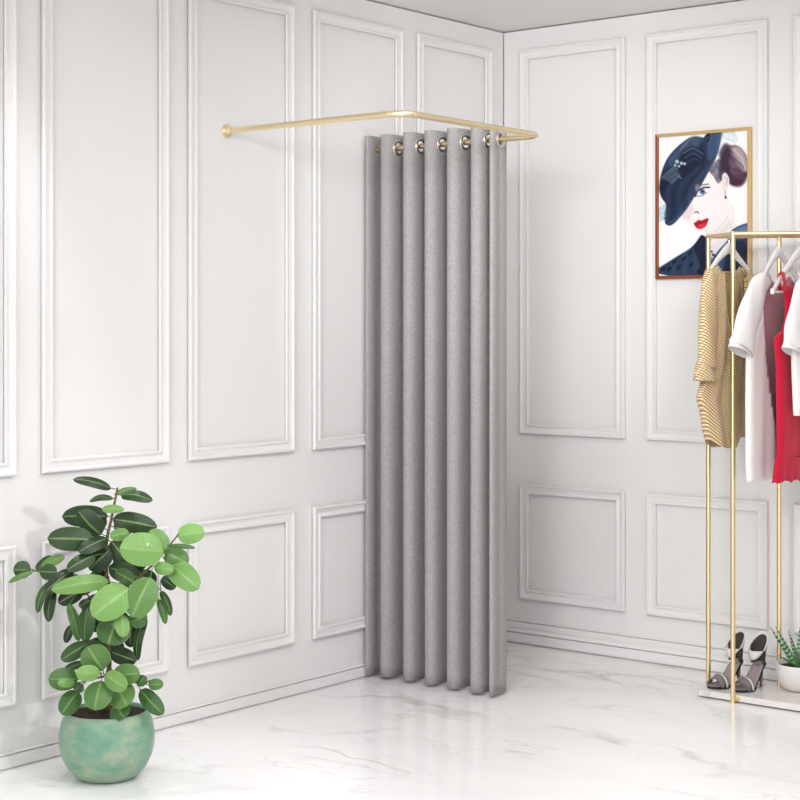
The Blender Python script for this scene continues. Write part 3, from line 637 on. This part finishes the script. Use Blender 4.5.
def rail_at(X):       # y of the hanging rail at a given X
    t = (X-MA.x)/(ME.x-MA.x); return MA.y+(ME.y-MA.y)*t
HB = {}
def hanger(X, g, label, bar=False):
    """g: apex, left end, right end as (y,z)"""
    yc = rail_at(X); (ay, az), (ly, lz), (ry, rz) = g
    h = thing('clothes_hanger', label, 'hanger', (X, yc, az), 'white hangers on the rack')
    mb = MB(); rl = .0106; top = az
    hook = [(X, yc, top+.001), (X, yc, ZT-rl-.010), (X, yc+.002, ZT-rl-.006)]
    hook += [(X, yc+rl*math.cos(a), ZT+rl*math.sin(a)) for a in [-.9+k*(PI+1.0)/14 for k in range(15)]]
    mb.tube(smooth_path(hook, 3), .0018, 8); mb.build('hook', STEEL, h)
    mb = MB(); pts = []
    for s, (ey, ez) in ((-1, (ly, lz)), (1, (ry, rz))):
        arm = []
        for k in range(13):
            t = k/12; y = yc+(ey-yc)*t; z = top-.006+(ez-top+.006)*(t**1.12)
            arm.append((X+.012*t*t, y, z))
        mb.tube(arm, [.0215-.0125*(k/12)**.7 for k in range(13)], 12, flat=.55, up=(0, 0, 1))
    mb.tube([(X, yc, top+.004), (X, yc, top-.012)], [.006, .011], 12)
    mb.build('body', HANG, h)
    if bar:
        mb = MB(); mb.tube([(X+.012, ly+.004, lz), (X+.012, ry-.004, rz)], .0045, 10); mb.build('trouser_bar', HANG, h)
        for (ey, ez) in ((ly, lz), (ry, rz)):
            mb = MB(); mb.tube([(X+.012, ey, ez+.012), (X+.012, ey-.002, ez-.008)], .007, 10); mb.build('end_clip', HANG, h)
    return h

def spline_poly(p): return [tuple(q) for q in p]
def gar_body(rows, X, T, nz=60, nc=48, neck=None, backneck=None, folds=(.006, 9, 1.0), hem=None, t_top=.4, seed=1, side='both', off=0.0):
    """closed soft tube through rows (z, yleft, yright); front faces +X"""
    R = lerp_rows(rows, nz); z_top = R[0][0]; z_bot = R[-1][0]; G = []; mb = MB()
    rr = random.Random(seed); ph = [rr.uniform(0, 6.28) for _ in range(4)]
    for z, yl, yr in R:
        d = (z_top-z)/(z_top-z_bot); th = T*(t_top+(1-t_top)*min(1, d*6)**.7); c = (yl+yr)/2; hw = (yr-yl)/2; row = []
        for k in range(nc):
            a = 2*PI*k/nc; ca, sa = math.cos(a), math.sin(a)
            y = c + hw*math.copysign(abs(ca)**.8, ca); x = th*math.copysign(abs(sa)**.7, sa)
            u = (y-c)/max(hw, 1e-4); fa = folds[0]*min(1, d*2.5)*folds[2]*abs(sa)**.5
            x += fa*(math.sin(u*folds[1]+ph[0]+(.5*d*math.sin(ph[3]))) + .5*math.sin(u*folds[1]*1.9+ph[1]+2*d) + .35*math.sin(u*4+d*7+ph[2]))
            zz = z + (hem(u, sa)*d**3 if hem else 0)
            row.append((X+off+x, y, zz))
        G.append(row)
    vs = [p for r in G for p in r]; fs = []
    for i in range(nz-1):
        for k in range(nc):
            k2 = (k+1) % nc; f = (i*nc+k, i*nc+k2, (i+1)*nc+k2, (i+1)*nc+k)
            cy = sum(vs[q][1] for q in f)/4; cz = sum(vs[q][2] for q in f)/4; front = math.sin(2*PI*(k+.5)/nc) > 0
            if front and neck and inpoly(cy, cz, neck): continue
            if not front and (backneck or None) and inpoly(cy, cz, backneck): continue
            fs.append(f)
    def snap(poly, front):
        cnt = {}
        for f in fs:
            for q in range(4):
                e = tuple(sorted((f[q], f[(q+1) % 4]))); cnt[e] = cnt.get(e, 0)+1
        done = set(v for e, c_ in cnt.items() if c_ == 1 for v in e)
        for v in done:
            k = v % nc
            if (math.sin(2*PI*k/nc) > .02) != front or v//nc in (nz-1,): continue
            x, y, z = vs[v]; best = None
            for a, b in zip(poly, poly[1:]+poly[:1]):
                e = Vector(b)-Vector(a); t = max(0, min(1, (Vector((y, z))-Vector(a)).dot(e)/max(e.length_squared, 1e-12))); p_ = Vector(a)+e*t
                d = (p_-Vector((y, z))).length
                if best is None or d < best[0]: best = (d, p_)
            if best[0] < .03: vs[v] = (x, best[1].x, min(best[1].y, z_top+.004))
    if neck: snap(spline_poly(neck), True)
    if backneck: snap(spline_poly(backneck), False)
    mb.add(vs, fs); return mb
def gar_sleeve(ps, X, T, nc=22, cap=True, seed=2, off=0.0):
    P = smooth_path([(y, z, h) for y, z, h in ps], 7); mb = MB(); G = []; rr = random.Random(seed); p0 = rr.uniform(0, 6)
    m_ = len(P)
    for i, q in enumerate(P):
        a = P[max(i-1, 0)]; b = P[min(i+1, m_-1)]; tg = Vector((b.x-a.x, b.y-a.y)).normalized(); nr = Vector((-tg.y, tg.x))
        if nr.x < 0: nr = -nr
        row = []
        for k in range(nc):
            an = 2*PI*k/nc; ca, sa = math.cos(an), math.sin(an); w = q.z*(1+.05*math.sin(i*.5+3*an+p0))
            hx = nr*(w*ca); row.append((X+off+T*sa*(.6+.4*i/m_)+.002*math.sin(i*.4+an*3+p0), q.x+hx.x, q.y+hx.y*.9))
        G.append(row)
    mb.grid(G, True)
    if cap: mb.add(G[0], [tuple(range(nc))])
    return mb
def bounds(rs): return (rs[0][1]+rs[0][2])/2

# beige knit cardigan, nearest the rack's left end
D = BEIGE; X = D['X']
hanger(X, D['hang'], 'white hanger holding the beige knit top, leftmost on the rack')
g = thing('cardigan', 'beige and gold patterned knit cardigan with rolled sleeves, leftmost on the rack', 'cardigan', (X, bounds(D['rows']), D['rows'][-1][0]))
gar_body(D['rows'], X, .034, neck=D['neck'], backneck=D['back'], folds=(.006, 8, 1), hem=lambda u, s: (-.035 if u < .1 else .0)*(1-abs(u)**4)-.0, seed=3, nz=80, nc=72).build('body', KNIT, g, solid=.003, angle=180)
inn = MB(); R = lerp_rows(D['rows'], 24); nb = D['neck']
inn.grid([[(X-.018, yl+(yr-yl)*(.16+.68*k/10), z-.004) for k in range(11)] for z, yl, yr in R[2:15]]); inn.build('lining', TAN_C, g, solid=.002)
for k in ('sl', 'sr'): gar_sleeve(D[k], X, .03, off=.012).build('sleeve', KNIT, g, solid=.003, angle=180)
gar_sleeve(D['cuff'], X, .036, cap=False, off=.012).build('rolled_cuff', KNIT, g, solid=.005, angle=180)
mb = MB(); mb.tube(smooth_path([(X-.018, y, z) for y, z in D['back'][1:-1]], 5), .0035, 8); mb.build('collar_band', KNIT_TRIM, g)
mb = MB(); edge = [(X+.036-.01*abs(i-3)/3, y, z) for i, (y, z) in enumerate(D['neck'][1:4])]; mb.tube(smooth_path(edge, 5), .0035, 8); mb.build('front_band', KNIT_TRIM, g)

# white open tunic and the mauve slip beneath it share one hanger
D = WHITE; X = D['X']
hanger(X, D['hang'], 'white wooden hanger holding the white tunic, second from the left end')
g = thing('tunic', 'long white tunic with short wide sleeves, between the beige cardigan and red dress', 'tunic', (X, bounds(D['rows']), D['rows'][-1][0]))
gar_body(D['rows'], X, .024, neck=D['neck'], backneck=D['back'], folds=(.0035, 9, 1), seed=5, nz=90, nc=120, off=.006).build('body', WHITE_C, g, solid=.002, angle=180)
for k in ('sl', 'sr'): gar_sleeve(D[k], X, .030, off=.008).build('sleeve', WHITE_C, g, solid=.002, angle=180)
gar_sleeve(D['cuff'], X, .0325, cap=False, off=.008).build('cuff', SEAM_C, g, solid=.003, angle=180)
D = MAUVE
g = thing('slip_dress', 'dusty mauve dress half hidden between the white tunic and the red dress', 'dress', (X, bounds(D['rows']), D['rows'][-1][0]))
gar_body(D['rows'], X, .013, neck=D['neck'], backneck=D['neck'], folds=(.002, 9, 1), seed=8, off=.004).build('body', MAUVE_C, g, solid=.002, angle=180)

# red tank dress with scalloped lace hem
D = RED; X = D['X']
hanger(X, D['hang'], 'white hanger with trouser bar holding the red dress', True)
g = thing('dress', 'bright red sleeveless dress with scalloped lace hem on white hanger', 'dress', (X, bounds(D['rows']), D['lace'][-1][0]))
gar_body(D['rows'], X, .026, folds=(.0045, 8, 1), seed=11, t_top=.55, off=.018, nc=64).build('body', RED_C, g, solid=.002, angle=180)
lace = MB(); R = lerp_rows(D['lace'], 12); G = []
for i, (z, yl, yr) in enumerate(R):
    d = i/11; c = (yl+yr)/2; hw = (yr-yl)/2; row = []
    for k in range(120):
        a = 2*PI*k/120; ca, sa = math.cos(a), math.sin(a); y = c+hw*math.copysign(abs(ca)**.8, ca); u = (y-c)/hw
        row.append((X+.018+.029*math.copysign(abs(sa)**.7, sa)+.003*math.sin(u*40)*d+.003*math.sin(u*8), y, z+d*.010*abs(math.sin(u*13))))
    G.append(row)
lace.grid(G, True); o = lace.build('lace_hem', LACE_C, g, solid=.003, angle=180)
for q in (D['s1'], D['s2']):
    mb = MB(); w = .026
    pts = [(X+.018+.022, q[2][0]-.050, q[2][1]-.006), (X+.018+.016, q[1][0]-.046, q[1][1]), (X+.016, q[0][0]-.030, q[0][1]+.006), (X-.002, q[1][0]-.018, q[1][1]), (X+.018-.022, q[2][0]-.006, q[2][1]-.004)]
    mb.grid([[(p.x, p.y-w/2+w*k/6, p.z) for k in range(7)] for p in smooth_path(pts, 6)]); mb.build('shoulder_strap', RED_C, g, solid=.0025)

# white short-sleeved tee at the right edge
D = TEE; X = D['X']
hanger(X, D['hang'], 'white hanger under the white tee at the rack\'s right end')
g = thing('tee_shirt', 'white short-sleeved tee right of the red dress, cut by the photo edge', 'shirt', (X, bounds(D['rows']), D['rows'][-1][0]))
gar_body(D['rows'], X, .030, neck=D['neck'], backneck=D['back'], folds=(.005, 8, 1), seed=15, nz=60, nc=64).build('body', WHITE_C, g, solid=.002, angle=180)
for k in ('sl', 'sr'): gar_sleeve(D[k], X, .030, off=.006).build('sleeve', WHITE_C, g, solid=.002, angle=180)
gar_sleeve(D['cuff'], X, .0325, cap=False, off=.006).build('cuff', SEAM_C, g, solid=.003, angle=180)

# ------------------------------------------------------------------ high heeled sandals
def heel_z(t):    # sole height along the foot, t 0 toe .. 1 heel
    t = max(0, min(1, t))
    if t < .34: return .005
    s = (t-.34)/.66; return .005 + .090*(3*s*s-2*s*s*s if s < .9 else 3*.81-2*.729+(s-.9)*.25)
def foot_w(t):
    return float(np.interp(t, [0, .06, .2, .33, .55, .8, .93, 1], [.012, .027, .039, .041, .031, .027, .025, .012]))
def shoe(ox, oy, oz, ang, label):
    t0 = thing('high_heel_sandal', label, 'shoe', (ox, oy, oz), 'pair of heeled sandals on the marble shelf')
    Rm = Matrix.Translation((ox, oy, oz)) @ Matrix.Rotation(ang, 4, 'Z'); LNG = .175
    def q(x, t, z): return Rm @ Vector((x, t*LNG, z))
    mb = MB(); bot = []; top = []; n_ = 30
    for i in range(n_+1):
        t = i/n_; w = foot_w(t); z = heel_z(t)
        ring = [q(w*u, t, z - .005*(1) + (.0)) for u in (-1, -.5, 0, .5, 1)] + [q(w*u, t, z + .003*abs(u)**2) for u in (1, .5, 0, -.5, -1)]
        bot.append(ring)
    mb.grid(bot, True); mb.add(bot[0], [tuple(range(10))]); mb.add(bot[-1], [tuple(range(10))]); mb.build('sole', SOLE_B, t0)
    mb = MB(); mb.grid([[q(foot_w(i/n_)*.94*u, .01+.98*i/n_, heel_z(i/n_)+.0035+.003*u*u) for u in (-1, -.6, -.2, .2, .6, 1)] for i in range(n_+1)]); mb.build('insole', INSOLE, t0, solid=.0015)
    # stiletto
    mb = MB(); mb.tube([q(0, .90, heel_z(.92)-.004), q(0, .915, .065), q(0, .93, .03), q(0, .935, .0005)], [.020, .0105, .0065, .0055], 14); mb.build('stiletto_heel', SHOE, t0)
    # heel counter shell, open to the toe
    def shell(z0, z1, r0, r1, a0, a1, tilt, nn=24, m_=9, cx=.80):
        rows = []
        for i in range(m_):
            s = i/(m_-1); row = []
            for k in range(nn):
                a = a0+(a1-a0)*k/(nn-1); fr = (1+math.cos(a-PI/2))/2     # 1 at the back of the heel
                r = r0+(r1-r0)*s
                row.append(q(r*math.cos(a), cx+.02*s+(r*1.15*math.sin(a))/LNG, z0+(z1-z0)*s + tilt*s*(fr-.5)))
            rows.append(row)
        return rows
    mb = MB(); mb.grid(shell(.092, .165, .026, .031, PI/2-1.75, PI/2+1.75, .075)); mb.build('heel_counter', SHOE_IN, t0, solid=.003)
    rows = shell(.146, .163, .0325, .034, 0, 2*PI, .105, 40, 4); mb = MB(); mb.grid(rows); mb.build('ankle_strap', SHOE_STRAP, t0, solid=.003)
    # toe vamp and strap
    mb = MB(); mb.grid([[q(.040*math.cos(a)*(1-.02*i), .13+.035*i, .006+(.030+.004*i)*math.sin(a)) for a in [PI*k/20 for k in range(21)]] for i in range(5)]); mb.build('toe_band', SHOE, t0, solid=.002)
    mb = MB(); mb.grid([[q(.0415*math.cos(a), .275+.022*i, .006+(.046)*math.sin(a)) for a in [PI*k/20 for k in range(21)]] for i in range(3)]); mb.build('toe_strap', SHOE_STRAP, t0, solid=.003)
    return t0
shoe(1.288, -.425, .030, math.radians(-14), 'taupe high heel sandal nearest the rack\'s back left post')
shoe(1.395, -.415, .030, math.radians(-8), 'taupe high heel sandal nearest the succulent pot')

# ------------------------------------------------------------------ succulent
SX, SY, SZ = 1.567, -.225, .030
su = thing('potted_succulent', 'striped green succulent in white ribbed bowl on the marble shelf', 'plant', (SX, SY, SZ))
mb = MB()
sp_ = [(.0, .0005), (.045, .0005), (.056, .005), (.072, .022), (.084, .048), (.0885, .075), (.089, .098), (.0875, .104), (.084, .104), (.0815, .099), (.081, .085)]
mb.lathe(sp_, (SX, SY, SZ), 192, fn=lambda a, z: 1+.012*math.cos(a*34)*(1 if .004 < z < .097 else 0)); mb.build('bowl', RIB, su, angle=60)
mb = MB(); mb.lathe([(.0, .092), (.05, .093), (.0815, .090)], (SX, SY, SZ), 40); mb.build('soil', SOIL, su)
rt = Vector((.778, .628, 0)); fwv = Vector((.628, -.778, 0))
def sleaf(dx, df, h, r, bendout):
    """curved fleshy leaf: dx right, df toward viewer, h height of the tip"""
    mb = MB(); G = []; c = []; b = Vector((SX, SY, SZ+.094)) + rt*dx*.12 + fwv*df*.12
    tip = Vector((SX, SY, SZ+.094)) + rt*dx + fwv*df + Vector((0, 0, h)); d = tip-b
    mid = b + d*.5 + Vector((0, 0, 1))*bendout
    P = [b*(1-t)**2 + mid*2*t*(1-t) + tip*t*t for t in [i/14 for i in range(15)]]
    side = d.cross(Vector((0, 0, 1))).normalized() if Vector((d.x, d.y)).length > .01 else rt
    for i, p_ in enumerate(P):
        t = i/14; w = r*(1-t**1.6)**.9*(.75+.6*t*(1-t)*1.6)+.0006; tg = (P[min(i+1, 14)]-P[max(i-1, 0)]).normalized(); nn = side.cross(tg)
        row = []
        for k in range(12):
            a = 2*PI*k/12; row.append(p_ + side*(w*math.cos(a)) + nn*(w*.42*math.sin(a) + .3*w*math.cos(a)**2)); c.append((t, .35+.65*abs(math.cos(a)), 0, 1))
        G.append(row)
    mb.grid(G, True); mb.col = c; return mb.build('leaf', SUCC, su, weld=False, angle=180)
for a in [(-.125, .03, .165, .019, -.01), (-.09, -.03, .155, .017, .0), (-.10, .06, .055, .013, .0), (.03, .05, .13, .022, .0), (.02, -.05, .17, .018, .0), (.10, .02, .15, .018, -.01), (.07, -.05, .16, .017, 0), (.12, .06, .08, .016, 0), (-.03, .08, .075, .020, .0), (-.04, -.02, .14, .018, 0), (.05, .09, .05, .016, 0)]:
    sleaf(*a)

# ------------------------------------------------------------------ light and camera
w = bpy.data.worlds.new('daylight'); scene.world = w; w.use_nodes = True
w.node_tree.nodes['Background'].inputs[0].default_value = (1.0, 1.0, 1.0, 1); w.node_tree.nodes['Background'].inputs[1].default_value = 2.1
def spot(name, loc, target, size, energy, cone, blend=1.0):
    l = bpy.data.lights.new(name, 'SPOT'); l.energy = energy; l.shadow_soft_size = size; l.spot_size = math.radians(cone); l.spot_blend = blend
    o = bpy.data.objects.new(name, l); COL.objects.link(o); o.location = loc
    o.rotation_euler = (Vector(target)-Vector(loc)).to_track_quat('-Z', 'Y').to_euler(); return o
def area(name, loc, target, size, energy, col=(1, 1, 1), sy=None):
    l = bpy.data.lights.new(name, 'AREA'); l.energy = energy; l.size = size; l.color = col
    if sy: l.shape = 'RECTANGLE'; l.size_y = sy
    o = bpy.data.objects.new(name, l); COL.objects.link(o); o.location = loc
    o.rotation_euler = (Vector(target)-Vector(loc)).to_track_quat('-Z', 'Y').to_euler(); return o
spot('unseen_spot', (2.5, -5.6, 2.7), (.55, -.1, 1.0), .5, 430, 46)  # added to brighten the corner and low walls, no known fixture
spot('unseen_spot', (2.3, -3.2, 2.74), (1.8, -1.9, 0), .3, 90, 80)  # added to lift the floor brightness, source unseen
spot('unseen_spot', (3.8, -4.2, 2.7), (.25, -.2, 2.25), .5, 580, 31)  # second added spot, fills the upper corner around the curtain
spot('unseen_spot', (4.6, -3.0, 2.7), (.2, -2.66, .45), .08, 190, 24)
area('unseen_key', (1.0, -7.6, 2.3), (.6, -.9, 1.1), 1.8, 10)  # unseen soft key from the left front, no actual window known
area('added_ceiling_fill', (2.1, -2.2, 2.76), (2.1, -2.2, 0), 1.6, 20)  # added overhead fill for the corner, not a known lamp
area('added_ceiling_fill', (3.4, -4.0, 2.76), (3.4, -4.0, 0), 2.4, 32)  # broad fill added farther from the corner, no lamp known there
spot('ceiling_spotlight', (.16, -2.84, 2.76), (.36, -2.66, 0), .05, 44, 40, .6)
cd = bpy.data.cameras.new('camera'); cam = bpy.data.objects.new('camera', cd); COL.objects.link(cam); scene.camera = cam
cam.location = (4.3675, -6.1755, 1.4502); cam.rotation_euler = (PI/2, 0, math.radians(38.885))
cd.sensor_width = 36; cd.lens = 1641.15*36/800; cd.shift_y = -(400-325.33)/800; cd.clip_start = .05
vs = scene.view_settings; vs.view_transform = 'Standard'; vs.look = 'None'; vs.gamma = 1; vs.exposure = 0.02; vs.use_curve_mapping = False
